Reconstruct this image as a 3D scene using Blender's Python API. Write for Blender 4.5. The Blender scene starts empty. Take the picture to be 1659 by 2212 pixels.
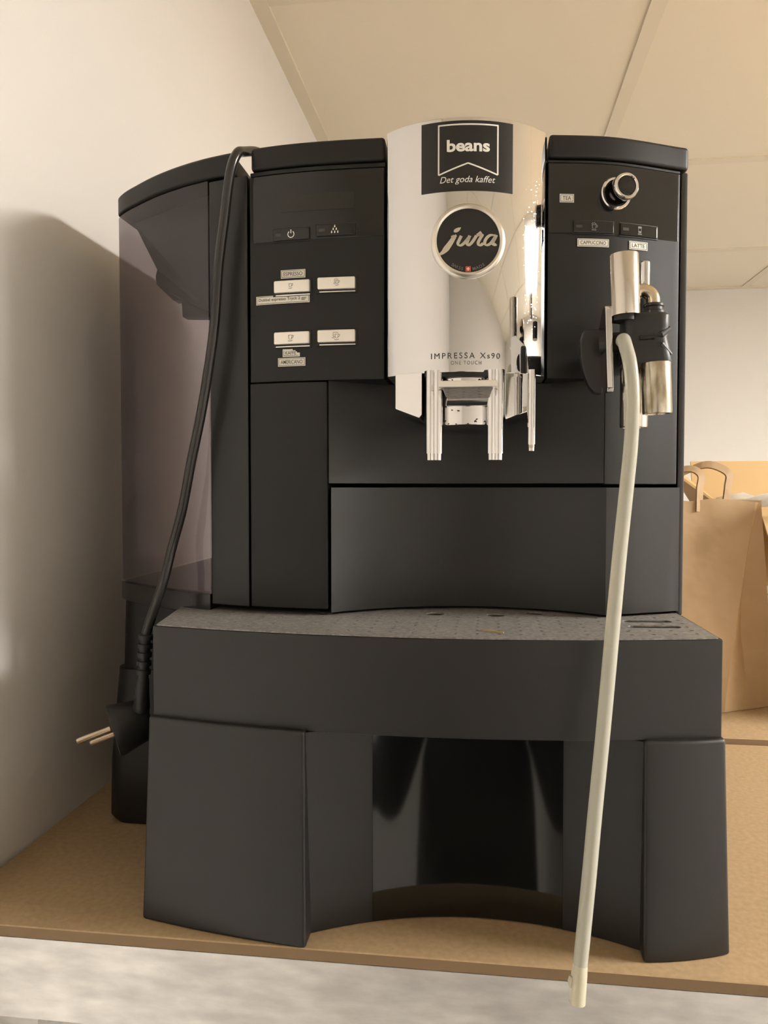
import bpy, bmesh, math, random
from mathutils import Vector, Matrix
from math import sin, cos, pi, radians, sqrt, hypot, exp

random.seed(7)
SC = bpy.context.scene
COL = SC.collection

# ------------------------------------------------------------------ camera, world, exposure
cam_d = bpy.data.cameras.new('camera')
cam_d.sensor_fit = 'VERTICAL'
cam_d.sensor_height = 36.0
cam_d.lens = 36.0 * 1660.0 / 2212.0
cam_d.clip_start = 0.02
cam = bpy.data.objects.new('camera', cam_d)
COL.objects.link(cam)
cam.location = (0, 0, .2655)
cam.rotation_euler = (radians(90 - 1.93), 0, radians(7.3))
SC.camera = cam

world = bpy.data.worlds.new('world')
SC.world = world
world.use_nodes = True
world.node_tree.nodes['Background'].inputs['Color'].default_value = (.9, .85, .78, 1)
world.node_tree.nodes['Background'].inputs['Strength'].default_value = .03
SC.view_settings.view_transform = 'Standard'
SC.view_settings.look = 'None'
SC.view_settings.exposure = 0.0
SC.view_settings.gamma = 1.0
SC.view_settings.use_curve_mapping = False
LAMP_POWER = 131.0
LAMP_COLOR = (1.0, .96, .905)


# ------------------------------------------------------------------ materials
def mat(name, color, rough=.5, metal=0., spec=.5, **k):
    m = bpy.data.materials.new(name)
    m.use_nodes = True
    nt = m.node_tree
    b = nt.nodes['Principled BSDF']
    b.inputs['Base Color'].default_value = (*color, 1)
    b.inputs['Roughness'].default_value = rough
    b.inputs['Metallic'].default_value = metal
    b.inputs['Specular IOR Level'].default_value = spec
    if 'trans' in k:
        b.inputs['Transmission Weight'].default_value = k['trans']
        b.inputs['IOR'].default_value = k.get('ior', 1.45)
    if 'coat' in k:
        b.inputs['Coat Weight'].default_value = k['coat']
        b.inputs['Coat Roughness'].default_value = k.get('coat_rough', .03)
    if 'emit' in k:
        b.inputs['Emission Color'].default_value = (*k['emit'], 1)
        b.inputs['Emission Strength'].default_value = k.get('strength', 1)
    tc = nt.nodes.new('ShaderNodeTexCoord')

    def noise(scale, detail=3, stretch=(1, 1, 1)):
        mp = nt.nodes.new('ShaderNodeMapping')
        mp.inputs['Scale'].default_value = stretch
        nt.links.new(tc.outputs['Object'], mp.inputs['Vector'])
        n = nt.nodes.new('ShaderNodeTexNoise')
        n.inputs['Scale'].default_value = scale
        n.inputs['Detail'].default_value = detail
        nt.links.new(mp.outputs['Vector'], n.inputs['Vector'])
        return n.outputs['Fac']

    def ramp(fac, stops):
        r = nt.nodes.new('ShaderNodeValToRGB')
        e = r.color_ramp.elements
        while len(e) < len(stops):
            e.new(.5)
        for i, (p, c) in enumerate(stops):
            e[i].position = p
            e[i].color = (*c, 1) if isinstance(c, (tuple, list)) else (c, c, c, 1)
        nt.links.new(fac, r.inputs['Fac'])
        return r.outputs['Color']

    if 'bump' in k:
        scale, strength, dist = k['bump'][:3]
        bp = nt.nodes.new('ShaderNodeBump')
        bp.inputs['Strength'].default_value = strength
        bp.inputs['Distance'].default_value = dist
        nt.links.new(noise(scale, 2, k['bump'][3] if len(k['bump']) > 3 else (1, 1, 1)), bp.inputs['Height'])
        nt.links.new(bp.outputs['Normal'], b.inputs['Normal'])
    if 'mottle' in k:
        scale, lo, hi, stretch = k['mottle']
        nt.links.new(ramp(noise(scale, 6, stretch), [(.32, lo), (.68, hi)]), b.inputs['Base Color'])
    if 'rough_mottle' in k:
        scale, lo, hi, stretch = k['rough_mottle']
        nt.links.new(ramp(noise(scale, 5, stretch), [(.35, lo), (.65, hi)]), b.inputs['Roughness'])
    return m


M = {}
M['plastic'] = mat('black_plastic', (.0050, .0049, .0045), .46, spec=.38, bump=(2600, .12, .0004))
M['plastic_soft'] = mat('black_plastic_satin', (.0055, .0055, .0053), .42, spec=.5, bump=(2600, .08, .0004))
M['plastic_low'] = mat('black_plastic_dusty', (.0105, .0103, .0100), .46, spec=.5, bump=(2600, .12, .0004))
M['plastic_dark'] = mat('deep_black_plastic', (.006, .006, .006), .5)
M['gloss'] = mat('glossy_black', (.006, .0058, .0055), .06)
M['gloss_soft'] = mat('glossy_black_worn', (.009, .009, .0085), .09)
M['tank'] = mat('smoky_tank', (.066, .057, .060), .05, spec=1.0)
nt = M['tank'].node_tree                       # smoked sheet: part of the light goes straight through
tr_ = nt.nodes.new('ShaderNodeBsdfTransparent')
tr_.inputs['Color'].default_value = (.84, .79, .83, 1)
mx_ = nt.nodes.new('ShaderNodeMixShader')
mx_.inputs['Fac'].default_value = .44
nt.links.new(tr_.outputs['BSDF'], mx_.inputs[1])
nt.links.new(nt.nodes['Principled BSDF'].outputs['BSDF'], mx_.inputs[2])
nt.links.new(mx_.outputs['Shader'], nt.nodes['Material Output'].inputs['Surface'])
M['tank_top'] = mat('smoky_tank_rim', (.02, .018, .018), .2)
M['side_grey'] = mat('dark_grey_edge', (.045, .045, .046), .4)
M['chrome'] = mat('chrome', (.66, .655, .65), .035, 1.0)
nt = M['chrome'].node_tree
tc = nt.nodes['Texture Coordinate']
vo = nt.nodes.new('ShaderNodeTexVoronoi')
vo.inputs['Scale'].default_value = 520
vo.inputs['Randomness'].default_value = 1
nt.links.new(tc.outputs['Object'], vo.inputs['Vector'])
rp = nt.nodes.new('ShaderNodeValToRGB')
rp.color_ramp.elements[0].position, rp.color_ramp.elements[0].color = .04, (1, 1, 1, 1)
rp.color_ramp.elements[1].position, rp.color_ramp.elements[1].color = .16, (0, 0, 0, 1)
nt.links.new(vo.outputs['Distance'], rp.inputs['Fac'])
sx_ = nt.nodes.new('ShaderNodeSeparateXYZ')
nt.links.new(tc.outputs['Object'], sx_.inputs['Vector'])
mr = nt.nodes.new('ShaderNodeMapRange')
mr.inputs['From Min'].default_value, mr.inputs['From Max'].default_value = .012, .034
nt.links.new(sx_.outputs['X'], mr.inputs['Value'])
mu = nt.nodes.new('ShaderNodeMath')
mu.operation = 'MULTIPLY'
nt.links.new(rp.outputs['Color'], mu.inputs[0])
nt.links.new(mr.outputs['Result'], mu.inputs[1])
bp = nt.nodes.new('ShaderNodeBump')           # dried splashes on the right-hand side
bp.inputs['Strength'].default_value = .16
bp.inputs['Distance'].default_value = .0001
nt.links.new(mu.outputs['Value'], bp.inputs['Height'])
nt.links.new(bp.outputs['Normal'], nt.nodes['Principled BSDF'].inputs['Normal'])
M['chrome_clean'] = mat('chrome_polished', (.70, .685, .67), .06, 1.0)
M['steel'] = mat('warm_steel', (.62, .57, .50), .20, 1.0)
M['steel_dirty'] = mat('stained_steel', (.5, .45, .36), .25, 1.0, mottle=(220, (.30, .25, .17), (.62, .57, .48), (1, 1, .35)))
M['alu'] = mat('satin_aluminium', (.88, .84, .77), .36, .6)
M['ring'] = mat('badge_silver', (.70, .67, .60), .28, 1.0)
M['brass'] = mat('brass_nickel', (.62, .52, .40), .25, 1.0)
M['rubber'] = mat('black_rubber', (.012, .012, .0115), .45)
M['cable'] = mat('cable_rubber', (.020, .019, .018), .22)
M['dust'] = mat('dusty_grey_grille', (.18, .17, .16), .5, mottle=(420, (.13, .123, .114), (.27, .255, .235), (1, 1, 1)))
M['hose'] = mat('milky_silicone', (.80, .79, .69), .20, trans=.55, ior=1.38)
M['hose_end'] = mat('yellowed_silicone', (.86, .82, .65), .25, trans=.45, ior=1.38)
M['white_ink'] = mat('white_ink', (.80, .78, .72), .5)
M['grey_ink'] = mat('grey_ink', (.17, .165, .155), .5)
M['dark_ink'] = mat('dark_ink', (.035, .032, .03), .5)
M['icon_ink'] = mat('dark_icon_ink', (.06, .05, .04), .5)
M['label'] = mat('label_paper', (.82, .79, .69), .45)
M['sticker'] = mat('black_sticker', (.008, .008, .0075), .35)
M['red'] = mat('red_enamel', (.55, .07, .03), .4)
M['led'] = mat('unlit_led', (.045, .042, .038), .35)
M['lcd'] = mat('dark_lcd', (.011, .010, .007), .25)
M['lever_black'] = mat('lever_black', (.010, .010, .0095), .35)
M['wall'] = mat('cream_paint', (.76, .735, .70), .8, bump=(420, .12, .0006))
M['ceil'] = mat('ceiling_tile', (.80, .73, .60), .9, bump=(700, .15, .0005))
M['tbar'] = mat('ceiling_bar', (.74, .67, .54), .6)
M['mdf'] = mat('fibreboard', (.38, .262, .142), .65, mottle=(260, (.348, .237, .124), (.412, .29, .16), (1, 1, 1)), bump=(300, .2, .0003))
M['mdf_edge'] = mat('shaded_raw_fibreboard_edge', (.25, .165, .09), .8, bump=(500, .3, .0003))  # raw core tone, with the shade on the board fronts painted in
M['beam'] = mat('galvanised_steel', (.70, .685, .66), .42, .45,
                mottle=(70, (.64, .625, .61), (.86, .85, .82), (.5, 1, 1.6)), rough_mottle=(45, .30, .50, (.5, 1, 1.6)))
M['kraft'] = mat('kraft_paper', (.49, .335, .185), .6, bump=(30, .5, .005), mottle=(14, (.41, .273, .143), (.47, .32, .175), (1, 1, 1)))
M['card'] = mat('cardboard', (.52, .345, .155), .7, bump=(200, .1, .0004))
M['white_plastic'] = mat('white_plastic', (.75, .74, .72), .35, bump=(40, .4, .004))
M['white_box'] = mat('white_lacquer', (.72, .72, .72), .5)
M['floor'] = mat('grey_vinyl', (.28, .265, .245), .5, mottle=(9, (.25, .235, .22), (.31, .295, .27), (1, 1, 1)))
M['wood'] = mat('pale_splinter', (.45, .33, .14), .6)
M['lamp'] = mat('lit_diffuser', (.9, .9, .9), .5, emit=LAMP_COLOR, strength=LAMP_POWER)
M['lamp_frame'] = mat('lamp_frame', (.75, .74, .72), .5)


# ------------------------------------------------------------------ mesh helpers
def link(name, verts, faces, m, parent=None, smooth=35, bevel=0, seg=2):
    me = bpy.data.meshes.new(name)
    me.from_pydata([tuple(v) for v in verts], [], faces)
    bm = bmesh.new()
    bm.from_mesh(me)
    bmesh.ops.recalc_face_normals(bm, faces=bm.faces)
    if bevel:
        es = [e for e in bm.edges if len(e.link_faces) == 2 and e.calc_face_angle(0) > radians(38)]
        bmesh.ops.bevel(bm, geom=es, offset=bevel, offset_type='OFFSET', segments=seg, profile=.5, affect='EDGES', clamp_overlap=True)
    bm.to_mesh(me)
    bm.free()
    if smooth:
        me.shade_smooth()
        me.set_sharp_from_angle(angle=radians(smooth))
    me.materials.append(M[m])
    o = bpy.data.objects.new(name, me)
    COL.objects.link(o)
    if parent is not None:
        o.parent = parent
        o.matrix_parent_inverse = parent.matrix_world.inverted()
    if bevel and smooth:
        wn = o.modifiers.new('weighted_normals', 'WEIGHTED_NORMAL')      # keeps broad faces flat beside their rounded edges
        wn.keep_sharp = True
        wn.weight = 100
    return o


def thing(name, label, cat, loc=(0, 0, 0), group=None):
    o = bpy.data.objects.new(name, None)
    COL.objects.link(o)
    o.location = loc
    o.empty_display_size = .03
    o['label'] = label
    o['category'] = cat
    if group:
        o['group'] = group
    bpy.context.view_layer.update()
    return o


def structure(o):
    o['kind'] = 'structure'
    return o


class MB:
    def __init__(s):
        s.v = []
        s.f = []

    def add(s, v, f):
        b = len(s.v)
        s.v += [Vector(p) for p in v]
        s.f += [tuple(b + i for i in q) for q in f]
        return s

    def box(s, x0, x1, y0, y1, z0, z1):
        v = [(x0, y0, z0), (x1, y0, z0), (x1, y1, z0), (x0, y1, z0), (x0, y0, z1), (x1, y0, z1), (x1, y1, z1), (x0, y1, z1)]
        return s.add(v, [(3, 2, 1, 0), (4, 5, 6, 7), (0, 1, 5, 4), (1, 2, 6, 5), (2, 3, 7, 6), (3, 0, 4, 7)])

    def loft(s, rings, caps=True, closed=True):
        n = len(rings[0])
        v = [p for r in rings for p in r]
        f = []
        for k in range(len(rings) - 1):
            for i in range(n if closed else n - 1):
                j = (i + 1) % n
                f.append((k * n + i, k * n + j, (k + 1) * n + j, (k + 1) * n + i))
        if caps:
            f.append(tuple(range(n))[::-1])
            f.append(tuple((len(rings) - 1) * n + i for i in range(n)))
        return s.add(v, f)

    def lathe(s, origin, axis, prof, n=40, caps=True):
        """prof: (radius, distance along axis)"""
        ax = Vector(axis).normalized()
        u = ax.orthogonal().normalized()
        w = ax.cross(u)
        o = Vector(origin)
        return s.loft([[o + ax * d + (u * cos(2 * pi * i / n) + w * sin(2 * pi * i / n)) * r for i in range(n)] for r, d in prof], caps)

    def tube(s, pts, r, n=20, caps=True):
        pts = [Vector(p) for p in pts]
        rings = []
        t0 = (pts[1] - pts[0]).normalized()
        u = t0.orthogonal().normalized()
        for i, p in enumerate(pts):
            t = (pts[min(i + 1, len(pts) - 1)] - pts[max(i - 1, 0)]).normalized()
            u = (u - t * u.dot(t)).normalized()
            w = t.cross(u)
            rr = r[i] if isinstance(r, (list, tuple)) else r
            rings.append([p + (u * cos(2 * pi * k / n) + w * sin(2 * pi * k / n)) * rr for k in range(n)])
        return s.loft(rings, caps)

    def make(s, name, m, parent=None, **k):
        return link(name, s.v, s.f, m, parent, **k)


def spline(pts, per=8):
    P = [Vector(p) for p in pts]
    out = []
    for i in range(len(P) - 1):
        a, b, c, d = P[max(i - 1, 0)], P[i], P[i + 1], P[min(i + 2, len(P) - 1)]
        for k in range(per):
            t = k / per
            out.append(.5 * ((2 * b) + (c - a) * t + (2 * a - 5 * b + 4 * c - d) * t * t + (3 * b - a - 3 * c + d) * t ** 3))
    out.append(P[-1])
    return out


def lin(a, b, n):
    return [a + (b - a) * i / n for i in range(n + 1)]


# ------------------------------------------------------------------ plan curves of the machine (metres, x right, y away, z up; shelf top z = 0)
AX = [-.2945, -.281, -.2534, -.206, -.154, -.0626, .0405, .081, .131]
AY = [.592, .573, .549, .520, .503, .497, .5064, .5145, .537]


def A(x):
    """front of the upper body in plan"""
    n = len(AX)
    m = []
    for i in range(n):
        if i == 0:
            m.append((AY[1] - AY[0]) / (AX[1] - AX[0]))
        elif i == n - 1:
            m.append((AY[-1] - AY[-2]) / (AX[-1] - AX[-2]))
        else:
            h0 = AX[i] - AX[i - 1]
            h1 = AX[i + 1] - AX[i]
            m.append(((AY[i] - AY[i - 1]) / h0 * h1 + (AY[i + 1] - AY[i]) / h1 * h0) / (h0 + h1))
    i = 0
    while i < n - 2 and x > AX[i + 1]:
        i += 1
    h = AX[i + 1] - AX[i]
    t = (x - AX[i]) / h
    if t < 0:
        return AY[0] + m[0] * (x - AX[0])
    if t > 1:
        return AY[-1] + m[-1] * (x - AX[-1])
    return (2 * t ** 3 - 3 * t * t + 1) * AY[i] + (t ** 3 - 2 * t * t + t) * h * m[i] + (-2 * t ** 3 + 3 * t * t) * AY[i + 1] + (t ** 3 - t * t) * h * m[i + 1]


def chrome_y(x):
    return .54419 - sqrt(max(1e-9, .068446 ** 2 - (x + .016716) ** 2))


def tray_y(x):
    return .4345 + .0195 * ((x + .034) / .17) ** 2


def circle3(p, q, r):
    ax, ay = 2 * (q[0] - p[0]), 2 * (q[1] - p[1])
    bx, by = 2 * (r[0] - p[0]), 2 * (r[1] - p[1])
    c1 = q[0] ** 2 + q[1] ** 2 - p[0] ** 2 - p[1] ** 2
    c2 = r[0] ** 2 + r[1] ** 2 - p[0] ** 2 - p[1] ** 2
    det = ax * by - ay * bx
    cx, cy = (c1 * by - ay * c2) / det, (ax * c2 - bx * c1) / det
    return cx, cy, hypot(p[0] - cx, p[1] - cy)


RC = circle3((-.1008, A(-.1008) + .002), (-.0265, .5375), (.0785, A(.0785)))


def recess_y(x):
    """concave cup recess in plan"""
    return RC[1] + sqrt(max(1e-9, RC[2] ** 2 - (x - RC[0]) ** 2))


BC = circle3((-.1014, .4366), (-.0085, .4662), (.0897, .4451))


def base_y(x):
    return BC[1] + sqrt(max(1e-9, BC[2] ** 2 - (x - BC[0]) ** 2))


def slab(name, x0, x1, z0, z1, f, depth, m, parent, off=0, n=24, bevel=.0008, mask=None, zs=None, xs=None, **k):
    """A solid whose front follows y = f(x) - off and whose back is at `depth` (number = thickness, or a function of x)."""
    if xs is None:
        xs = lin(x0, x1, n)
    if zs is None:
        zs = [z0, z1]
    nx, nz = len(xs), len(zs)
    back = depth if callable(depth) else (lambda x: f(x) - off + depth)
    v = [(x, f(x) - off, z) for z in zs for x in xs] + [(x, back(x), z) for z in zs for x in xs]
    B = nx * nz
    on = lambda i, j: 0 <= i < nx - 1 and 0 <= j < nz - 1 and (mask is None or mask((xs[i] + xs[i + 1]) / 2, (zs[j] + zs[j + 1]) / 2))
    F = []
    for j in range(nz - 1):
        for i in range(nx - 1):
            if not on(i, j):
                continue
            a, b, c, d = j * nx + i, j * nx + i + 1, (j + 1) * nx + i + 1, (j + 1) * nx + i
            F.append((a, b, c, d))
            F.append((B + d, B + c, B + b, B + a))
            if not on(i, j - 1):
                F.append((b, a, B + a, B + b))
            if not on(i, j + 1):
                F.append((d, c, B + c, B + d))
            if not on(i - 1, j):
                F.append((a, d, B + d, B + a))
            if not on(i + 1, j):
                F.append((c, b, B + b, B + c))
    used = sorted({i for q in F for i in q})
    idx = {u: i for i, u in enumerate(used)}
    return link(name, [v[u] for u in used], [tuple(idx[i] for i in q) for q in F], m, parent, bevel=bevel, **k)


def on_surface(f, off, cx=0, cz=0):
    return lambda tx, tz: Vector((cx + tx, f(cx + tx) - off, cz + tz))


def on_plane(origin, U, V):
    o, U, V = Vector(origin), Vector(U).normalized(), Vector(V).normalized()
    return lambda tx, tz: o + U * tx + V * tz


# ------------------------------------------------------------------ flat print
def glyphs(body, shear=0., bold=0., spacing=1., res=4):
    cu = bpy.data.curves.new('t', 'FONT')
    cu.body = body
    cu.align_x = 'LEFT'
    cu.shear = shear
    cu.offset = bold
    cu.space_character = spacing
    cu.resolution_u = res
    cu.fill_mode = 'FRONT'
    o = bpy.data.objects.new('t', cu)
    COL.objects.link(o)
    dg = bpy.context.evaluated_depsgraph_get()
    dg.update()
    me = bpy.data.meshes.new_from_object(o.evaluated_get(dg))
    v = [(p.co.x, p.co.y) for p in me.vertices]
    f = [tuple(p.vertices) for p in me.polygons]
    bpy.data.objects.remove(o)
    bpy.data.curves.remove(cu)
    bpy.data.meshes.remove(me)
    return v, f


def bounds(v):
    return min(p[0] for p in v), max(p[0] for p in v), min(p[1] for p in v), max(p[1] for p in v)


def lettering(name, body, P, x0, x1, z0, z1, m, parent, fit=None, **k):
    """body stretched into the box x0..x1, z0..z1 of the local surface P; fit: the z-extent is that of this sample text"""
    v, f = glyphs(body, **k)
    bx0, bx1, bz0, bz1 = bounds(v)
    if fit:
        w, _ = glyphs(fit, **k)
        _, _, bz0, bz1 = bounds(w)
    vv = [P(x0 + (p[0] - bx0) / (bx1 - bx0) * (x1 - x0), z0 + (p[1] - bz0) / (bz1 - bz0) * (z1 - z0)) for p in v]
    return link(name, vv, f, m, parent, smooth=0)


def ribbon(lines, w):
    """flat strokes of width w (or per-stroke widths) in local 2D"""
    V, F = [], []
    for ln in lines:
        ww = w
        if isinstance(ln, tuple):
            ln, ww = ln
        n = len(ln)
        b = len(V)
        for i, p in enumerate(ln):
            a, c = ln[max(i - 1, 0)], ln[min(i + 1, n - 1)]
            dx, dz = c[0] - a[0], c[1] - a[1]
            L = hypot(dx, dz) or 1
            wi = ww[i] if isinstance(ww, (list, tuple)) else ww
            nx, nz = -dz / L * wi / 2, dx / L * wi / 2
            V += [(p[0] + nx, p[1] + nz), (p[0] - nx, p[1] - nz)]
        for i in range(n - 1):
            F.append((b + 2 * i, b + 2 * i + 1, b + 2 * i + 3, b + 2 * i + 2))
    return V, F


def strokes(name, lines, w, P, m, parent, scale=1., dx=0, dz=0):
    V, F = ribbon(lines, w)
    return link(name, [P(dx + p[0] * scale, dz + p[1] * scale) for p in V], F, m, parent, smooth=0)


def arc(cx, cz, r, a0, a1, n=14, rz=None):
    return [(cx + r * cos(radians(a)), cz + (rz or r) * sin(radians(a))) for a in lin(a0, a1, n)]


def frame_lines(x0, x1, z0, z1, n=10):
    return [[(x, z0) for x in lin(x0, x1, n)], [(x, z1) for x in lin(x0, x1, n)], [(x0, z0), (x0, z1)], [(x1, z0), (x1, z1)]]


# ------------------------------------------------------------------ the room
WX, EX, SY, NY, FZ, CZ = -.335, 2.80, -1.53, 2.88, -1.42, .965
T = .1
structure(MB().box(WX - T, EX + T, SY - T, NY + T, FZ - T, FZ).make('floor', 'floor', smooth=0))
structure(MB().box(WX - T, WX, SY - T, NY + T, FZ, CZ + .1).make('wall_left', 'wall', smooth=0))
structure(MB().box(WX, EX, NY, NY + T, FZ, CZ + .1).make('wall_back', 'wall', smooth=0))
structure(MB().box(EX, EX + T, SY - T, NY + T, FZ, CZ + .1).make('wall_right', 'wall', smooth=0))
structure(MB().box(WX, EX, SY - T, SY, FZ, CZ + .1).make('wall_front', 'wall', smooth=0))
ceiling = structure(MB().box(WX - T, EX + T, SY - T, NY + T, CZ + .012, CZ + .1).make('ceiling', 'ceil', smooth=0))
gx = [WX, .25, .91, 1.57, 2.23, EX]
gy = [SY, -.87, -.21, .45, 1.10, 1.755, 2.41, NY]
half = .012
for i in range(len(gx) - 1):
    for j in range(len(gy) - 1):
        x0, x1 = gx[i] + half * .6, gx[i + 1] - half * .6
        y0, y1 = gy[j] + half * .6, gy[j + 1] - half * .6
        MB().box(x0, x1, y0, y1, CZ + .0015, CZ + .013).make('ceiling_tile', 'ceil', ceiling, smooth=0)
for x in gx[1:-1]:
    MB().box(x - half, x + half, SY, NY, CZ - .002, CZ + .002).make('ceiling_bar', 'tbar', ceiling, smooth=0)
for x in (WX + half, EX - half):
    MB().box(x - half, x + half, SY, NY, CZ - .003, CZ + .002).make('ceiling_bar', 'tbar', ceiling, smooth=0)
for y in gy[1:-1]:
    for i in range(len(gx) - 1):
        MB().box(gx[i] + half, gx[i + 1] - half, y - half, y + half, CZ - .002, CZ + .002).make('ceiling_bar', 'tbar', ceiling, smooth=0)
for y in (SY + half, NY - half):
    MB().box(WX + 2 * half, EX - 2 * half, y - half, y + half, CZ - .003, CZ + .002).make('ceiling_bar', 'tbar', ceiling, smooth=0)
x0, x1, y0, y1 = 1.58, 2.22, .17, .81
L = thing('ceiling_light', 'square white ceiling panel light, lit, mirrored in the chrome column', 'ceiling light', (1.90, .49, CZ))
fr = MB()
w = .02
fr.box(x0, x1, y0, y0 + w, CZ - .030, CZ - .002).box(x0, x1, y1 - w, y1, CZ - .030, CZ - .002)
fr.box(x0, x0 + w, y0 + w, y1 - w, CZ - .030, CZ - .002).box(x1 - w, x1, y0 + w, y1 - w, CZ - .030, CZ - .002)
fr.make('light_frame', 'lamp_frame', L, smooth=0)
MB().box(x0 + w, x1 - w, y0 + w, y1 - w, CZ - .027, CZ - .003).make('diffuser', 'lamp', L, smooth=0)

# ------------------------------------------------------------------ the shelf rack
BY = .4235
rack = thing('shelf_rack', 'galvanised steel rack frame with a flat front beam under the fibreboard', 'shelf rack', (.6, .62, FZ))
MB().box(WX + .004, 1.62, BY, BY + .0025, -.0565, -.0072).add(*(lambda b: (b.v, b.f))(MB().box(WX + .004, 1.62, BY + .0025, BY + .04, -.0095, -.0072))).make(
    'beam', 'beam', rack, smooth=0)
MB().box(WX + .004, 1.62, .79, .80, -.0565, -.0072).make('beam', 'beam', rack, smooth=0)
MB().box(WX + .004, 1.62, .845, .855, -.0565, -.0042).make('beam', 'beam', rack, smooth=0)
MB().box(WX + .004, 1.62, 1.62, 1.63, -.0565, -.0042).make('beam', 'beam', rack, smooth=0)
for x in (WX + .006, 1.58):
    for y in (.47, .75, .90, 1.58):
        MB().box(x, x + .035, y, y + .035, FZ, -.0096 if y < .8 else -.0044).make('post', 'beam', rack, smooth=0)
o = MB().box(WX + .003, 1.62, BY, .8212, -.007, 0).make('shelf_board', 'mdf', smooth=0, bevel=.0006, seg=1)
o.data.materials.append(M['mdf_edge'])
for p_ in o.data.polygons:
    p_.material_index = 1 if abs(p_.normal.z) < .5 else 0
o['label'] = 'brown fibreboard shelf top that the coffee machine stands on'
o['category'] = 'shelf board'
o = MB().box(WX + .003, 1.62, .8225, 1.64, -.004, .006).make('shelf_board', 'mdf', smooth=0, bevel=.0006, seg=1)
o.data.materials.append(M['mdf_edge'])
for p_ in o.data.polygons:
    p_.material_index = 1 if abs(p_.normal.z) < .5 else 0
o['label'] = 'slightly higher fibreboard shelf top under the paper bag'
o['category'] = 'shelf board'

# ------------------------------------------------------------------ the coffee machine
cm = thing('coffee_machine', 'large black bean-to-cup coffee machine with chrome front column and drip tray', 'coffee machine', (-.03, .62, 0))
ZB, ZL = .4745, .4895        # lid underside, lid top
BACK = .815

# inner housing: everything behind the fronts
hs = MB()
hs.box(-.186, .129, .60, BACK - .01, .10, .4705)
hs.box(-.186, .129, .56, BACK - .01, .3355, .4705)
hs.make('housing', 'plastic_dark', cm, smooth=0)
slab('side_panel', .1300, .1345, .178, ZB - .001, lambda x: .5385, lambda x: BACK, 'side_grey', cm, n=2, bevel=.0012)

# lids
slab('tank_lid', -.2822, -.1668, ZB, ZL, A, lambda x: BACK, 'plastic', cm, off=.0008, n=24, bevel=.0022, seg=3)
slab('hopper_lid', -.1535, -.0630, ZB, ZL, A, lambda x: BACK, 'plastic', cm, off=.0008, n=20, bevel=.0022, seg=3)
slab('hopper_lid', .0412, .1345, ZB, ZL, A, lambda x: BACK, 'plastic', cm, off=.0008, n=20, bevel=.0022, seg=3)
slab('lid_trim', -.1545, -.0632, .4712, ZB - .0007, A, .08, 'plastic', cm, off=-.0010, n=20, bevel=.0003)
slab('lid_trim', .0405, .1290, .4722, ZB - .0007, A, .08, 'plastic', cm, off=-.0010, n=20, bevel=.0003)
slab('hopper_lid', -.0615, .0400, .4748, .4880, lambda x: .5455, lambda x: BACK, 'plastic', cm, n=6, bevel=.002)

# water tank on the left
wt = slab('water_tank', -.2818, -.1868, .1915, ZB - .0005, A, lambda x: .78, 'tank', cm, off=0, n=26, bevel=.0012)
ins = [(-.2745, .4735), (-.2630, .4560), (-.2460, .4300), (-.2480, .4250), (-.2470, .4190), (-.2285, .4035), (-.2205, .4025), (-.2195, .3900), (-.1895, .3860), (-.1895, .4735)]
MB().loft([[(x, A(x) + .020, z) for x, z in ins], [(x, A(x) + .030, z) for x, z in ins]]).make('tank_insert', 'side_grey', cm, smooth=0)
slab('tank_base', -.2824, -.1868, .1765, .1908, A, lambda x: .78, 'tank_top', cm, off=.0012, n=26, bevel=.0012)
slab('tank_column', -.1862, -.1566, .1836, ZB - .0018, A, lambda x: .62, 'plastic_soft', cm, off=0, n=12, bevel=.0009)

# left control panel with the door below
slab('control_panel', -.1548, -.0634, .3348, .4705, A, lambda x: .60, 'plastic', cm, n=24)
slab('brew_group_door', -.1552, -.1013, .1840, .3340, A, lambda x: .60, 'plastic', cm, n=16)
disp = slab('display_panel', -.1522, -.0640, .4268, .4702, A, .002, 'gloss_soft', cm, off=.0003, n=24, bevel=.0002, seg=1)
slab('display_screen', -.1323, -.0831, .4451, .4560, A, .0004, 'lcd', disp, off=.0005, n=14, bevel=0, smooth=30)

# right control panel: upper part full width, a narrow strip goes on down
rx = sorted(set(lin(.0407, .0782, 10) + lin(.0782, .1288, 12)))
slab('control_panel', 0, 0, 0, 0, A, lambda x: .60, 'plastic', cm, xs=rx, zs=[.2666, .3348, .4718], mask=lambda x, z: z > .3348 or x > .0782)
slab('knob_panel', .0412, .1275, .4272, .4712, A, .002, 'gloss_soft', cm, off=.0003, n=24, bevel=.0002, seg=1)

# concave cup recess, upper and lower panel
slab('recess_panel', -.1008, .0782, .2672, .3352, recess_y, lambda x: .61, 'plastic_soft', cm, n=40, bevel=.0005)
lx = sorted(set(lin(-.0992, .0796, 36) + lin(.0796, .1312, 10)))
low = lambda x: recess_y(x) - .0012 if x <= .0796 else A(x) - .0004
slab('grounds_drawer', 0, 0, 0, 0, low, lambda x: .61, 'plastic_soft', cm, xs=lx, zs=[.1815, .2645], bevel=.0009)

# buttons: a dark surround, a cap, its picture
CUP = lambda s=1.: [[(-.5, .55), (-.42, -.42), (.25, -.42), (.38, .55), (-.5, .55)], [(.38, .50), (.72, .48), (.70, .1), (.32, -.20)], [(-.68, -.82), (-.3, -.92), (.15, -.88), (.5, -.75)]]
CUP_BACK = [[(-.55, -.10), (-.95, -.10), (-1.0, 1.0), (.15, 1.0), (.3, .8)], [(-1.35, -.35), (-.65, -.42)]]


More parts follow.
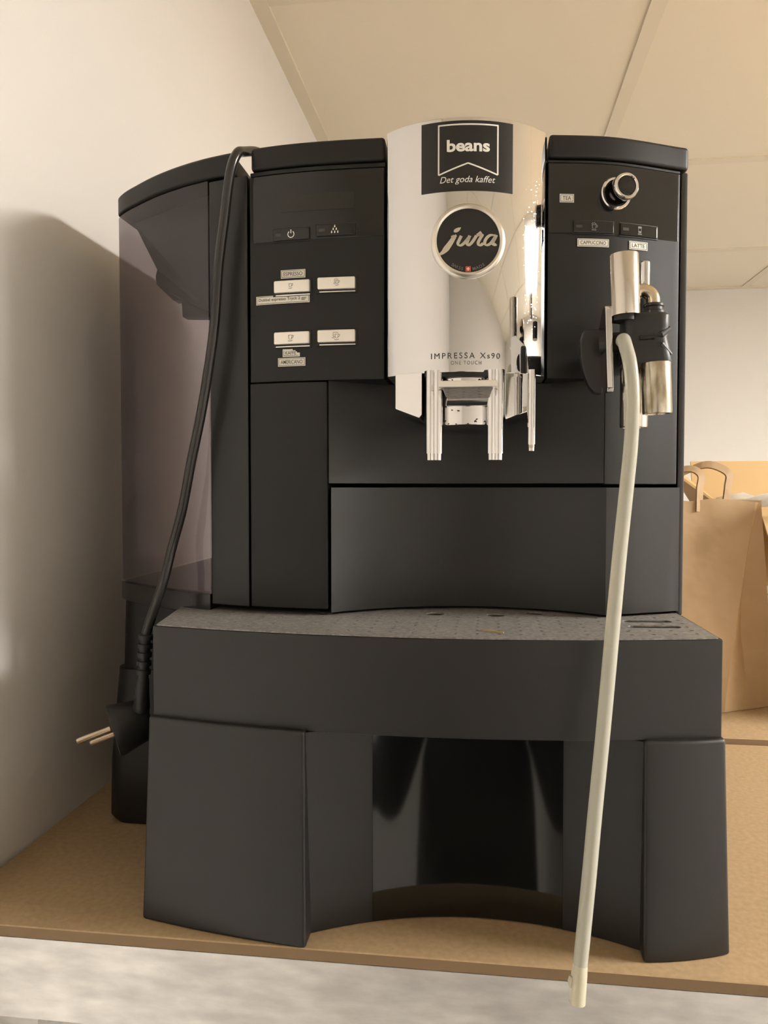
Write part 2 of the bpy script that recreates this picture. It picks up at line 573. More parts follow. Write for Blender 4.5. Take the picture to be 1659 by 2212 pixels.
def cap_button(x0, x1, z0, z1, icon, off=.0030):
    slab('button_surround', x0 - .0012, x1 + .0012, z0 - .0022, z1 + .0010, A, .004, 'plastic_dark', cm, off=.0006, n=8, bevel=.0003, seg=1)
    b = slab('button', x0, x1, z0, z1, A, .0045, 'alu', cm, off=off, n=10, bevel=.0009)
    strip = slab('button_edge', x0 + .0012, x1, z0 - .0018, z0 - .0011, A, .002, 'chrome_clean', b, off=off - .0012, n=8, bevel=0)
    P = on_surface(A, off + .00015, (x0 + x1) / 2, (z0 + z1) / 2)
    if icon == 'one_small':
        strokes('icon', CUP(), .13, P, 'icon_ink', b, .0021, -.0005, .0004)
    elif icon == 'one':
        strokes('icon', CUP(), .12, P, 'icon_ink', b, .0026, -.0005, .0002)
    elif icon == 'two_small':
        strokes('icon', CUP() + CUP_BACK, .13, P, 'icon_ink', b, .0020, .0008, .0002)
    else:
        strokes('icon', CUP() + CUP_BACK, .12, P, 'icon_ink', b, .0025, .0006, -.0004)
    return b


cap_button(-.1369, -.1122, .3923, .4003, 'one_small')
cap_button(-.1071, -.0821, .3932, .4010, 'two_small')
cap_button(-.1370, -.1125, .3587, .3668, 'one')
cap_button(-.1072, -.0821, .3590, .3671, 'two')


def flat_button(x0, x1, z0, z1):
    slab('button_surround', x0 - .0006, x1 + .0006, z0 - .0008, z1 + .0006, A, .003, 'plastic_dark', cm, off=.0006, n=8, bevel=0, smooth=30)
    b = slab('button', x0, x1, z0, z1, A, .004, 'gloss_soft', cm, off=.0016, n=10, bevel=.0005)
    slab('indicator', x0 + .0016, x0 + .0055, (z0 + z1) / 2 - .0009, (z0 + z1) / 2 + .0009, A, .0006, 'led', b, off=.0018, n=4, bevel=0, smooth=30)
    return b, on_surface(A, .0018, (x0 + x1) / 2, (z0 + z1) / 2)


b, P = flat_button(-.1374, -.1126, .4266, .4342)
strokes('icon', [arc(0, 0, .0021, 125, 415, 22), [(0, .0006), (0, .0030)]], .00055, P, 'white_ink', b, 1, 0, -.0002)
b, P = flat_button(-.1078, -.0818, .4278, .4353)
drops = []
for (dx, dz) in ((0, 1.5), (-.75, .2), (.75, .2), (-1.5, -1.2), (0, -1.2), (1.5, -1.2)):
    drops.append(([(dx + .06, dz + .85), (dx + .03, dz + .35), (dx, dz), (dx, dz - .35), (dx, dz - .5)], [.06, .4, .72, .5, .1]))
strokes('icon', drops, 1, P, 'white_ink', b, .00135, -.0008, 0)
b, P = flat_button(.0570, .0828, .4275, .4350)
strokes('icon', [([(-.55, .5), (-.42, -.5), (.35, -.5), (.48, .5), (-.55, .5)], .16), ([(.48, .4), (.85, .3), (.8, -.05), (.4, -.25)], .16), ([(-.65, -.85), (.55, -.85)], .22),
                 ([(-.65, .62), (-.45, .95), (-.2, .75), (.05, 1.0), (.3, .75), (.5, .62)], .18)], .15, P, 'grey_ink', b, .0025, .0002, 0)
b, P = flat_button(.0874, .1126, .4272, .4347)
strokes('icon', [([(-.4, .85), (-.28, -.6), (.28, -.6), (.4, .85), (-.4, .85)], .14), ([(-.36, .62), (.36, .62)], .4), ([(-.3, -.35), (.3, -.35)], .35), ([(-.5, -.85), (.5, -.85)], .2)], .15, P,
        'grey_ink', b, .0028, .0004, 0)


# paper labels stuck on the fronts
def sticker(text, x0, x1, z0, z1, border=True, corner=False, torn=False):
    if torn:
        base = slab('label_sticker', x0, x1, z0, z1, A, .0003, 'label', cm, off=.0005, bevel=0, xs=lin(x0, x1, 12), zs=lin(z0, z1, 6), smooth=30,
                    mask=lambda x, z: (x - x0) / (x1 - x0) + .8 * (z - z0) / (z1 - z0) < 1.33)
        P = on_surface(A, .00065)
        strokes('border', [[(x0 + .0007, z1 - .0007), (x0 + .0007, z0 + .0007)], [(x, z0 + .0007) for x in lin(x0 + .0007, x1 - .0007, 6)]], .00028, P, 'icon_ink', base)
    else:
        base = slab('label_sticker', x0, x1, z0, z1, A, .0003, 'label', cm, off=.0005, n=14, bevel=0, smooth=30)
        P = on_surface(A, .00065)
        strokes('border', frame_lines(x0 + .0006, x1 - .0006, z0 + .0006, z1 - .0006), .00028, P, 'icon_ink', base)
    h = z1 - z0
    lettering('lettering', text, P, x0 + .0019, x1 - .0019 - (.0006 if torn else 0), z0 + .27 * h, z1 - .27 * h, 'dark_ink', base, fit='Mg' if 'gg' in text else 'M', bold=.005)
    return base


sticker('ESPRESSO', -.1324, -.1156, .4021, .4075)
sticker('Dubbel espresso Tryck 2 ggr', -.1501, -.1128, .3859, .3914)
sticker('KAFFE', -.1314, -.1196, .3508, .3558, torn=True)
sticker('AMERICANO', -.1347, -.1158, .3446, .3501)
sticker('TEA', .0481, .0572, .4466, .4519)
sticker('CAPPUCCINO', .0596, .0799, .4189, .4239)
sticker('LATTE', .0935, .1061, .4188, .4241)

# rotary knob
KX, KZ = .0843, .4535
kn = Vector((.346, -1, 0)).normalized()
ko = Vector((KX, A(KX), KZ))
MB().lathe(ko, kn, [(.0104, -.001), (.0104, .0006), (.0098, .0013), (.0086, .0013), (.0080, .0005), (.0079, -.001)], 56).make('knob_ring', 'chrome_clean', cm)
kb = MB().lathe(ko, kn, [(.0076, -.001), (.0076, .0105), (.0078, .0108)], 48).make('knob', 'gloss', cm)
MB().lathe(ko, kn, [(.0078, .0106), (.0083, .0112), (.0085, .0122), (.0083, .0136), (.0076, .0145), (.0066, .0146), (.0061, .0141), (.0060, .0130)], 56).make('knob_rim', 'chrome_clean', kb)
MB().lathe(ko, kn, [(.0061, .012), (.0061, .0136), (.0056, .0141), (.0035, .0144), (.0001, .0145)], 48).make('knob_cap', 'gloss', kb)

# chrome column
cx0, cx1 = -.0611, .0397
zs = lin(.3353, ZL, 1)
slab('chrome_cover', cx0, cx1, .3353, ZL, chrome_y, lambda x: .552, 'chrome', cm, n=72, bevel=.0007)
st = slab('bean_sticker', -.0381, .0176, .4450, .4870, chrome_y, .0003, 'sticker', cm, off=.0004, n=40, bevel=0, smooth=30)
P = on_surface(chrome_y, .00055)
x0, x1, zt, zb_, za = -.0274, .0084, .4846, .4550, .4614
banner = [[(x, zt) for x in lin(x0 - .0004, x1 + .0004, 24)], [(x0, zt), (x0, zb_)], [(x1, zt), (x1, zb_)],
          [(x0 + (x1 - x0) / 2 * t, zb_ + (za - zb_) * t) for t in lin(0, 1, 12)], [(x1 - (x1 - x0) / 2 * t, zb_ + (za - zb_) * t) for t in lin(0, 1, 12)]]
strokes('banner_outline', banner, .0009, P, 'white_ink', st)
lettering('lettering', 'beans', P, -.0224, .0036, .4683, .4757, 'white_ink', st, bold=.03)
lettering('lettering', 'Det goda kaffet', P, -.0266, .0070, .4487, .4537, 'white_ink', st, fit='Dgk', shear=.28, bold=.0)
P = on_surface(chrome_y, .0003)
pr = lettering('model_lettering', 'IMPRESSA X', P, -.0319, .0017, .3438, .3472, 'dark_ink', cm, fit='M', spacing=1.35)
lettering('model_lettering', 's', P, .0026, .0042, .3438, .3460, 'dark_ink', cm)
lettering('model_lettering', '90', P, .0052, .0103, .3438, .3472, 'dark_ink', cm, fit='0', spacing=1.35)
lettering('model_lettering', 'ONE TOUCH', P, -.0196, -.0010, .3400, .3422, 'grey_ink', cm, fit='M', spacing=1.3)

# round badge
bx = -.0094
bn = Vector((bx + .016716, -.068, 0)).normalized()
bu = Vector((-bn.y, bn.x, 0))
bo = Vector((bx, chrome_y(bx), .4145))
badge = MB().lathe(bo, bn, [(.0226, -.004), (.0226, .0008), (.0218, .0018), (.0205, .0023), (.0192, .0018), (.0190, .0010), (.0190, -.001)], 72).make('brand_badge', 'ring', cm)
MB().lathe(bo, bn, [(.0191, -.001), (.0191, .0012), (.0001, .0013)], 64).make('badge_plate', 'sticker', badge)
PB = on_plane(bo + bn * .0016, bu, (0, 0, 1))
K = .0224 / 466
q = lambda pts: [((a - 648) * K, (1628 - b_) * K) for a, b_ in pts]


def sp2(pts, per=6):
    return [(p.x, p.y) for p in spline([(a, b_, 0) for a, b_ in pts], per)]


def poly(pts):
    return pts


BV, BF = [], []


def addpoly(pts):
    b0 = len(BV)
    BV.extend(q(pts))
    BF.append(tuple(range(b0, b0 + len(pts))))


# lower-case script letters of the badge, drawn as tapering strokes
J = sp2(q([(478, 1566), (455, 1608), (428, 1650), (400, 1690), (365, 1735), (320, 1780), (262, 1812)]), 5)
jw = [(.0022 + .0011 * min(1, i / 18)) * (1 - max(0, i - 20) / 12) + .0002 for i in range(len(J))]
ser = sp2(q([(432, 1582), (470, 1574), (500, 1562)]), 4)
U1 = sp2(q([(560, 1568), (535, 1620), (518, 1660), (530, 1686), (562, 1684), (600, 1655), (640, 1610), (662, 1580)]), 5)
U2 = sp2(q([(668, 1566), (648, 1615), (632, 1660), (645, 1686), (675, 1672), (715, 1625), (752, 1566)]), 5)
R1 = sp2(q([(812, 1522), (785, 1545), (762, 1562), (800, 1558), (826, 1556), (800, 1600), (775, 1650), (780, 1684), (806, 1686), (838, 1664)]), 5)
A1 = sp2(q([(985, 1566), (930, 1562), (885, 1592), (858, 1640), (862, 1678), (890, 1686), (935, 1660), (985, 1590)]), 5)
A2 = sp2(q([(1004, 1560), (985, 1600), (962, 1645), (962, 1680), (985, 1684), (1000, 1672)]), 5)
dot = q([(556, 1464), (530, 1482), (505, 1498), (482, 1508), (466, 1518)])
letters = [(J, jw), (ser, .0014), (dot, [.0002, .0019, .0024, .0021, .0006])]
for s_ in (U1, U2, R1, A1, A2):
    n_ = len(s_)
    ww = []
    for i in range(n_):
        a, c = s_[max(i - 1, 0)], s_[min(i + 1, n_ - 1)]
        dxx, dzz = c[0] - a[0], c[1] - a[1]
        L = hypot(dxx, dzz) or 1
        down = abs((dxx * .35 + dzz * .94) / L)
        ww.append(.0009 + .0010 * down)
    letters.append((s_, ww))
V_, F_ = ribbon(letters, 1)
link('lettering', [PB(*p) for p in V_], F_, 'ring', badge, smooth=0)


def arc_text(body, a0, a1, r, h, name='lettering'):
    mv, mf = [], []
    for i, ch in enumerate(body):
        a = radians(a0 + (a1 - a0) * i / (len(body) - 1))
        v, f = glyphs(ch, bold=.01)
        c0, c1, d0, d1 = bounds(v)
        b0 = len(mv)
        sc = h / .7
        for p in v:
            lx, lz = (p[0] - (c0 + c1) / 2) * sc, (p[1] - .35) * sc
            mv.append(PB(r * sin(a) + lx * cos(a) - lz * -sin(a) * -1, -r * cos(a) + lx * sin(a) + lz * cos(a)))
        mf += [tuple(b0 + k for k in q_) for q_ in f]
    return link(name, mv, mf, 'grey_ink', badge, smooth=0)


arc_text('SWISS', -33, -12, .0172, .0019)
arc_text('MADE', 12, 33, .0172, .0019)
red = [PB(x, z) for x, z in ((-.0016, -.0187), (.0016, -.0187), (.0016, -.0155), (-.0016, -.0155))]
link('red_emblem', red, [(0, 1, 2, 3)], 'red', badge, smooth=0)
PB2 = on_plane(bo + bn * .0018, bu, (0, 0, 1))
link('cross', [PB2(x, z - .0171) for x, z in ((-.0003, -.0010), (.0003, -.0010), (.0003, .0010), (-.0003, .0010), (-.0010, -.0003), (.0010, -.0003), (.0010, .0003), (-.0010, .0003))],
     [(0, 1, 2, 3), (4, 5, 6, 7)], 'white_ink', badge, smooth=0)

# coffee outlet under the column
sy = lambda x: .484 + .10 * ((x + .0125) / .045) ** 2 * .25


def wing(pts, y0, y1, name):
    MB().loft([[(x, y0(x), z) for x, z in pts], [(x, y1, z) for x, z in pts]]).make(name, 'chrome_clean', cm, bevel=.0006)


wing([(-.0550, .3360), (-.0550, .3142), (-.0392, .3078), (-.0375, .3100), (-.0375, .3360)], lambda x: .4845 - (x + .055) * .35, .53, 'outlet_side')
wing([(.0290, .3360), (.0290, .3125), (.0140, .3068), (.0132, .3100), (.0132, .3360)], lambda x: .4830 + (x - .0132) * .55, .53, 'outlet_side')
slab('outlet_front', -.0245, .0037, .3034, .3360, lambda x: .4805 + .012 * ((x + .0104) / .014) ** 2 * .25, lambda x: .53, 'chrome_clean', cm, n=12, bevel=.0007)
V_, F_ = [], []
for (x_, z_, r_) in ((-.0222, .3312, .0012), (-.0205, .3308, .0009), (-.0190, .3314, .0007), (-.0020, .3312, .0011), (-.0002, .3318, .0010), (.0006, .3308, .0007), (-.0190, .3128, .0007), (-.0150, .3122, .0009),
                     (-.0238, .3060, .0010), (-.0212, .3043, .0007), (-.0165, .3040, .0006), (-.0090, .3042, .0008), (-.0045, .3056, .0010), (-.0038, .3068, .0008), (.0012, .3056, .0010), (.0022, .3045, .0008)):
    b0 = len(V_)
    for k in range(9):
        a = 2 * pi * k / 9
        rr_ = r_ * random.uniform(.5, 1.15)
        xx = x_ + rr_ * cos(a)
        V_.append((xx, .4805 + .003 * ((xx + .0104) / .014) ** 2 - .0003, max(.3037, z_ + rr_ * .7 * sin(a))))
    F_.append(tuple(range(b0, b0 + 9)))
link('coffee_residue', V_, F_, 'dark_ink', cm, smooth=0)['kind'] = 'stuff'
slab('outlet_core', -.0374, .0131, .3060, .3360, lambda x: .492, lambda x: .532, 'plastic_dark', cm, n=2, bevel=.001)
# height-adjusting tab in front of it
tab = MB()
tab.loft([[(x, .4665, z) for x, z in ((-.0268, .3252), (.0084, .3252), (.0084, .3290), (-.0268, .3290))],
          [(x, .4815, z) for x, z in ((-.0255, .3252), (.0072, .3252), (.0072, .3290), (-.0255, .3290))]])
tab.make('slider_tab', 'alu', cm, bevel=.0005)
tb = MB()
tb.loft([[(-.0245, .4700, .3250), (.0062, .4700, .3250), (.0062, .4815, .3250), (-.0245, .4815, .3250)],
         [(-.0222, .4770, .3195), (.0038, .4770, .3195), (.0038, .4815, .3195), (-.0222, .4815, .3195)],
         [(-.0228, .4785, .3150), (.0036, .4785, .3150), (.0036, .4815, .3150), (-.0228, .4815, .3150)]])
tb.make('slider_body', 'chrome_clean', cm, bevel=.0004)


def pipe(x, y, r, z0, name='spout'):
    return MB().lathe((x, y, .337), (0, 0, -1), [(r, 0), (r, .337 - z0), (r * .82, .337 - z0), (r * .78, .337 - z0 - .004 + .008)], 28).make(name, 'chrome_clean', cm)


pipe(-.0322, .4795, .0032, .2856)
pipe(-.0278, .4795, .0032, .2856)
pipe(.0056, .4795, .0032, .2856)
pipe(.0096, .4795, .0032, .2856)
pw = pipe(.0297, .4835, .00265, .2912, 'water_spout')
MB().lathe((.0297, .4835, .2914), (0, 0, -1), [(.0021, 0), (.0023, .0016), (.0019, .0034)], 20).make('nozzle', 'steel_dirty', pw)
slab('spout_bridge', -.0360, .0133, .333, .3368, lambda x: .478, lambda x: .52, 'plastic_dark', cm, n=2, bevel=.0004)

# milk frother and steam pipe on the right
fr = MB().lathe((.0981, .492, .3840), (0, 0, 1), [(.0031, 0), (.0031, .0180), (.0026, .0187)], 28).make('steam_pipe', 'chrome_clean', cm)
MB().lathe((.0981, .503, .3700), (0, 0, 1), [(.006, 0), (.006, .012)], 24).make('pipe_socket', 'plastic_dark', fr)
el = spline([(.0870, .4720, .3755), (.0905, .4720, .3800), (.0950, .4720, .3800), (.0985, .4720, .3768), (.0990, .4720, .3720)], 6)
MB().tube(el, .0040, 20).make('elbow_pipe', 'brass', cm)
hub = MB().lathe((.0989, .470, .3722), (0, 0, -1), [(.0050, 0), (.0058, .0006), (.0058, .0018), (.0052, .0024), (.0052, .0040), (.0062, .0046), (.0062, .0085)], 32).make(
    'frother_collar', 'rubber', cm)
hb = MB()


def rr(cx, cy, hx, hy, z, r=.004, n=5):
    out = []
    for (sx, sy_, a0) in ((1, 1, 0), (-1, 1, 90), (-1, -1, 180), (1, -1, 270)):
        for k in range(n):
            a = radians(a0 + 90 * k / (n - 1))
            out.append(Vector((cx + sx * (hx - r) + r * cos(a), cy + sy_ * (hy - r) + r * sin(a), z)))
    return out


hb.loft([rr(.0925, .4640, .0118, .0100, .3640, .006), rr(.0925, .4640, .0130, .0108, .3625, .006), rr(.0925, .4640, .0130, .0108, .3560, .006), rr(.0922, .4640, .0125, .0100, .3500, .006),
         rr(.0925, .4640, .0135, .0108, .3430, .006), rr(.0930, .4640, .0140, .0110, .3370, .006), rr(.0930, .4640, .0138, .0108, .3355, .006)])
hb.make('frother_body', 'rubber', cm, smooth=40)
# crossed ribs on the right flank
MB().tube([(.0945, .4562, .3497), (.1000, .4548, .3515), (.1050, .4570, .3552)], [.0012, .0022, .0016], 10).make('frother_rib', 'rubber', cm)
MB().tube([(.0945, .4562, .3490), (.1000, .4548, .3455), (.1055, .4570, .3402)], [.0012, .0022, .0016], 10).make('frother_rib', 'rubber', cm)
MB().tube([(.0880, .4530, .3494), (.0950, .4528, .3498), (.0958, .4528, .3498)], [.0012, .0010, .0016], 10).make('frother_pin', 'rubber', cm)
MB().tube([(.0800, .4570, .3480), (.0785, .4528, .3478)], .0023, 14).make('hose_nozzle', 'rubber', cm)
MB().tube([(.0700, .474, .3500), (.0800, .470, .3500), (.0880, .466, .3500)], .0062, 20).make('lever_shaft', 'plastic_dark', cm)
MB().tube([(.0975, .4700, .3500), (.0985, .500, .3500), (.099, .526, .3500)], .0085, 20).make('steam_port', 'plastic_dark', cm)
# metal sleeves
tl = Vector((.0014, 0, -.0350)).normalized()
MB().lathe((.0793, .456, .3972), tl, [(.0068, .0006), (.0079, 0), (.0081, .0008), (.0081, .0335), (.0079, .0345), (.0070, .0345)], 40).make('air_intake_sleeve', 'steel', cm)
MB().lathe((.0805, .459, .3640), (0, 0, 1), [(.0072, -.004), (.0072, .003)], 24).make('sleeve_seat', 'plastic_dark', cm)
t2 = Vector((.0011, 0, -.0283)).normalized()
MB().lathe((.0979, .458, .3358), t2, [(.0081, 0), (.0083, .0006), (.0083, .0278), (.0080, .0290), (.0066, .0291), (.0064, .0270), (.0001, .0270)], 40).make('milk_nozzle', 'steel_dirty', cm)
MB().lathe((.0902, .480, .3380), (0, 0, -1), [(.0081, 0), (.0082, .0365), (.0078, .0374), (.0064, .0374), (.0062, .035), (.0001, .035)], 36).make('steam_nozzle', 'steel', cm)
# lever: black fan-shaped grip with a chrome edge plate
grip = [(.0716, .3600), (.0600, .3597), (.0582, .3530), (.0583, .3440), (.0600, .3340), (.0630, .3260), (.0668, .3210), (.0716, .3208)]
MB().loft([[(x, .478, z) for x, z in grip], [(x, .486, z) for x, z in grip]]).make('lever_grip', 'lever_black', cm, bevel=.0015)
pl = [(.4560, .3668), (.4575, .3690), (.4660, .3690), (.4850, .3600), (.4900, .3450), (.4850, .3290), (.4670, .3200), (.4580, .3196), (.4560, .3220)]
MB().loft([[(.0692 + (.3690 - z) * .035, y, z) for y, z in pl], [(.0730 + (.3690 - z) * .035, y, z) for y, z in pl]]).make('lever_plate', 'chrome_clean', cm, bevel=.0006)

# drip tray
xl, xr = -.2035, .1358
edge_l = [(-.2035, tray_y(-.2035)), (-.2168, .5390)]
edge_r = [(.1358, tray_y(.1358)), (.1330, .5390)]


def tray_plan(inset_s=0., inset_f=0., back=.56, n=40):
    front = [(x, tray_y(x) + inset_f) for x in lin(xl + inset_s, xr - inset_s, n)]
    return front + [(.1330 - inset_s, back), (-.2168 - .003 + inset_s, back)]


zt = .1786
tr = MB()
rings = [[(x, y, .1215) for x, y in tray_plan()], [(x, y, zt) for x, y in tray_plan()]]
tr.loft(rings)
drip = tr.make('drip_tray', 'plastic_low', cm, bevel=.0009)


def plate_with_holes(name, outline, holes, z, thick, m, parent):
    cu = bpy.data.curves.new('p', 'CURVE')
    cu.dimensions = '2D'
    cu.fill_mode = 'BOTH'
    cu.extrude = thick / 2
    for pts in [outline] + holes:
        s_ = cu.splines.new('POLY')
        s_.points.add(len(pts) - 1)
        for p, pt in zip(pts, s_.points):
            pt.co = (p[0], p[1], 0, 1)
        s_.use_cyclic_u = True
    o_ = bpy.data.objects.new('p', cu)
    COL.objects.link(o_)
    dg = bpy.context.evaluated_depsgraph_get()
    dg.update()
    me = bpy.data.meshes.new_from_object(o_.evaluated_get(dg))
    v = [(p.co.x, p.co.y, p.co.z + z - thick / 2) for p in me.vertices]
    f = [tuple(p.vertices) for p in me.polygons]
    bpy.data.objects.remove(o_)
    return link(name, v, f, m, parent, smooth=0)


rnd = lambda cx, cy, r, n=10: [(cx + r * cos(2 * pi * i / n), cy + r * sin(2 * pi * i / n)) for i in range(n)]


def slot(cx, cy, hl, r, ang=.06):
    pts = [(hl + r * cos(a), r * sin(a)) for a in [radians(t) for t in lin(-90, 90, 8)]] + [(-hl + r * cos(a), r * sin(a)) for a in [radians(t) for t in lin(90, 270, 8)]]
    return [(cx + x * cos(ang) - y * sin(ang), cy + x * sin(ang) + y * cos(ang)) for x, y in pts]


big = [(-.0312, .5150, .0063), (.0091, .5146, .0063), (.0353, .5250, .0063)]
slots = [(.1040, .5035, .0115, .0040), (.1046, .4842, .0118, .0042)]
holes = [rnd(x, y, r, 24) for x, y, r in big] + [slot(*s_) for s_ in slots]
x = -.1679
while x < .128:
    for k in range(9):
        y = tray_y(x) + .0125 + k * .0112
        if y > recess_y(x) - .006 and -.1 < x < .079 or y > A(x) + .012 or y > .527:
            continue
        if any(hypot(x - a, y - b_) < r + .0035 for a, b_, r in big) or any(abs(x - a) < hl + r + .003 and abs(y - b_) < r + .003 for a, b_, hl, r in slots):
            continue
        holes.append(rnd(x, y, .00125, 8))
    x += .0127
plate_with_holes('grille', tray_plan(.0028, .0006, .548), holes, .1796, .0009, 'dust', cm)

# plinth: two front legs, concave front, rear block
def leg(x0t, y0t, x1t, y1t, x0b, y0b, x1b, y1b, back, inner):
    """front skin from (x0,y0) to (x1,y1), slightly bowed; top and bottom rings"""
    def ring(xa, ya, xb, yb, z, n=12):
        pts = []
        for t in lin(0, 1, n):
            bow = -.0022 * 4 * t * (1 - t)
            pts.append((xa + (xb - xa) * t, ya + (yb - ya) * t + bow, z))
        if inner > 0:
            return pts + [(xb, yb + .030, z), (xa - .003, back, z)]
        return pts + [(xb - .002, back, z), (xa, ya + .030, z)]
    zs_ = [(0, .0), (.1, .012), (.5, .06), (.97, .1205), (1, .1226)]
    rings_ = []
    for t, z in zs_:
        L_ = lambda a, b_: b_ + (a - b_) * t
        rings_.append(ring(L_(x0t, x0b), L_(y0t, y0b), L_(x1t, x1b), L_(y1t, y1b), z))
    return MB().loft(rings_).make('leg', 'plastic_low', cm, bevel=.0018, seg=3)


leg(-.2052, .4508, -.1022, .4330, -.2061, .4404, -.0995, .4228, .56, 1)
leg(.0908, .4418, .1372, .4512, .0899, .4338, .1402, .4478, .56, -1)
slab('base_front', -.1035, .0915, .0006, .1212, base_y, lambda x: .56, 'plastic_low', cm, n=48, bevel=.0005)
slab('base_insert', -.0652, .0484, .0012, .1209, base_y, .003, 'gloss', cm, off=.0004, n=36, bevel=.0002, seg=1)


def rear_ring(hl, fy, z, r=.014):
    pts = []
    for a in lin(180, 270, 6):
        pts.append((hl + r + r * cos(radians(a)), fy + r + r * sin(radians(a)), z))
    return pts + [(.130, fy, z), (.130, BACK, z), (hl, BACK, z)]


MB().loft([rear_ring(-.2900, .5665, .0, .014), rear_ring(-.2935, .5630, .006, .014), rear_ring(-.2925, .5635, .05), rear_ring(-.2862, .5655, .1225)]).make('rear_base', 'plastic_dark', cm, smooth=40)
MB().loft([rear_ring(-.2835, .5680, .1215), rear_ring(-.2815, .5680, .1765)]).make('rear_base', 'plastic', cm, smooth=40)

# ------------------------------------------------------------------ power cord with plug
pc = thing('power_cord', 'black power cord hanging over the lid with a two-pin plug', 'power cord', (-.245, .5, .06))
cpts = [(-.120, .826, .36), (-.121, .8245, .44), (-.1225, .8235, .4830), (-.1245, .8155, .4945), (-.127, .795, .4945), (-.134, .70, .4940), (-.141, .600, .4940), (-.1470, .556, .4972), (-.1545, .528, .4972), (-.1592, .5045, .4885), (-.1608, .4962, .4838),
        (-.1636, .4932, .4745), (-.1664, .4940, .4620), (-.1698, .4958, .4413), (-.1743, .4968, .4113), (-.1775, .4976, .3746), (-.1825, .4990, .3439), (-.1891, .5012, .3129), (-.1972, .5040, .2815),
        (-.2050, .5070, .2494), (-.2130, .5080, .2230), (-.2180, .5040, .1990), (-.2262, .5010, .1730), (-.2290, .5005, .1640)]
MB().tube(spline(cpts, 6), .0033, 18).make('cable', 'cable', pc)
sr = MB()
top, bot = Vector((-.2292, .5005, .1640)), Vector((-.2325, .500, .1200))
d = (bot - top)
prof = []
for k in range(5):
    a = .02 + k * .135
    prof += [(.0050, a), (.0050, a + .07), (.0036, a + .075), (.0036, a + .13)]
prof = [(.0036, 0)] + prof + [(.0042, .72), (.0050, 1.0)]
sr.lathe(top, d, [(r, t * d.length) for r, t in prof], 20)
sr.make('strain_relief', 'rubber', pc, smooth=30)
# plug: round face towards the lower left, two pins
pn = Vector((-.888, -.547, -.286)).normalized()
pu = Vector((0, 1, 0)) - pn * pn.y
pu.normalize()
pv = pn.cross(pu)
pf = Vector((-.2535, .500, .0955))
MB().lathe(pf, pn, [(.0001, -.026), (.0125, -.0255), (.0145, -.023), (.0168, -.0085), (.0180, -.004), (.0182, 0), (.0172, .0004), (.0001, .0004)], 40).make('plug_body', 'rubber', pc, smooth=40)
neck = MB().tube([(-.2325, .500, .1225), (-.2335, .502, .1135), (-.2375, .506, .1060)], [.0050, .0056, .0068], 20)
neck.make('plug_neck', 'rubber', pc)
for s_ in (-1, 1):
    MB().lathe(pf + Vector((0, s_ * .0088, -s_ * .0036)), pn, [(.0021, -.002), (.0021, .0185), (.0018, .0198), (.0010, .0204)], 20).make('pin', 'brass', pc)

# ------------------------------------------------------------------ milk hose
mh = thing('milk_hose', 'long milky translucent silicone hose hanging from the frother past the shelf edge', 'hose', (.05, .405, -.03))
hp = [(.0784, .4524, .3478), (.0783, .4480, .3474), (.0787, .4445, .3435), (.0808, .4415, .3325), (.0818, .4385, .3140), (.0804, .4350, .2883), (.0775, .4310, .2630), (.0735, .4265, .2280),
      (.0701, .4220, .1961), (.0667, .4180, .1620), (.0634, .4150, .1280), (.0597, .4120, .0917), (.0565, .4090, .0581), (.0532, .4070, .0242), (.0521, .4062, .0140)]
path = spline(hp, 5)
ho = MB().tube(path, .00385, 24, caps=False)
ri = MB().tube(path, .0025, 24, caps=False)
ho.v += ri.v
nb = len(ho.v) // 2
ho.f += [tuple(nb + i for i in reversed(q_)) for q_ in ri.f]
ho.make('tube', 'hose', mh, smooth=60)
ep = spline([(.0521, .4062, .0140), (.0516, .4058, .0090), (.0511, .4054, .0020), (.0506, .4050, -.0060)], 4)
he = MB().tube(ep, [.00385 + .0004 * min(1, i / 4) for i in range(len(ep))], 24, caps=False)
ri = MB().tube(ep, .0024, 24, caps=False)
nb = len(he.v)
he.v += ri.v
he.f += [tuple(nb + i for i in reversed(q_)) for q_ in ri.f]
n0 = len(ep) - 1
he.f += [(n0 * 24 + i, n0 * 24 + (i + 1) % 24, nb + n0 * 24 + (i + 1) % 24, nb + n0 * 24 + i) for i in range(24)]
he.add(*(lambda b_: (b_.v, b_.f))(MB().tube([(.0474, .4046, .0085), (.0470, .4044, .0060), (.0472, .4044, .0025)], [.0012, .0016, .0008], 10)))
he.make('hose_tip', 'hose_end', mh, smooth=60)

# ------------------------------------------------------------------ small splinter lying on the grille
sp = MB().tube([(-.0010, .4578, .1804), (.0060, .4535, .1804), (.0126, .4495, .1804)], [.0003, .0006, .0005], 6).make('wood_splinter', 'wood', smooth=30)
sp['label'] = 'thin pale wooden splinter lying on the dusty drip grille'
sp['category'] = 'splinter'

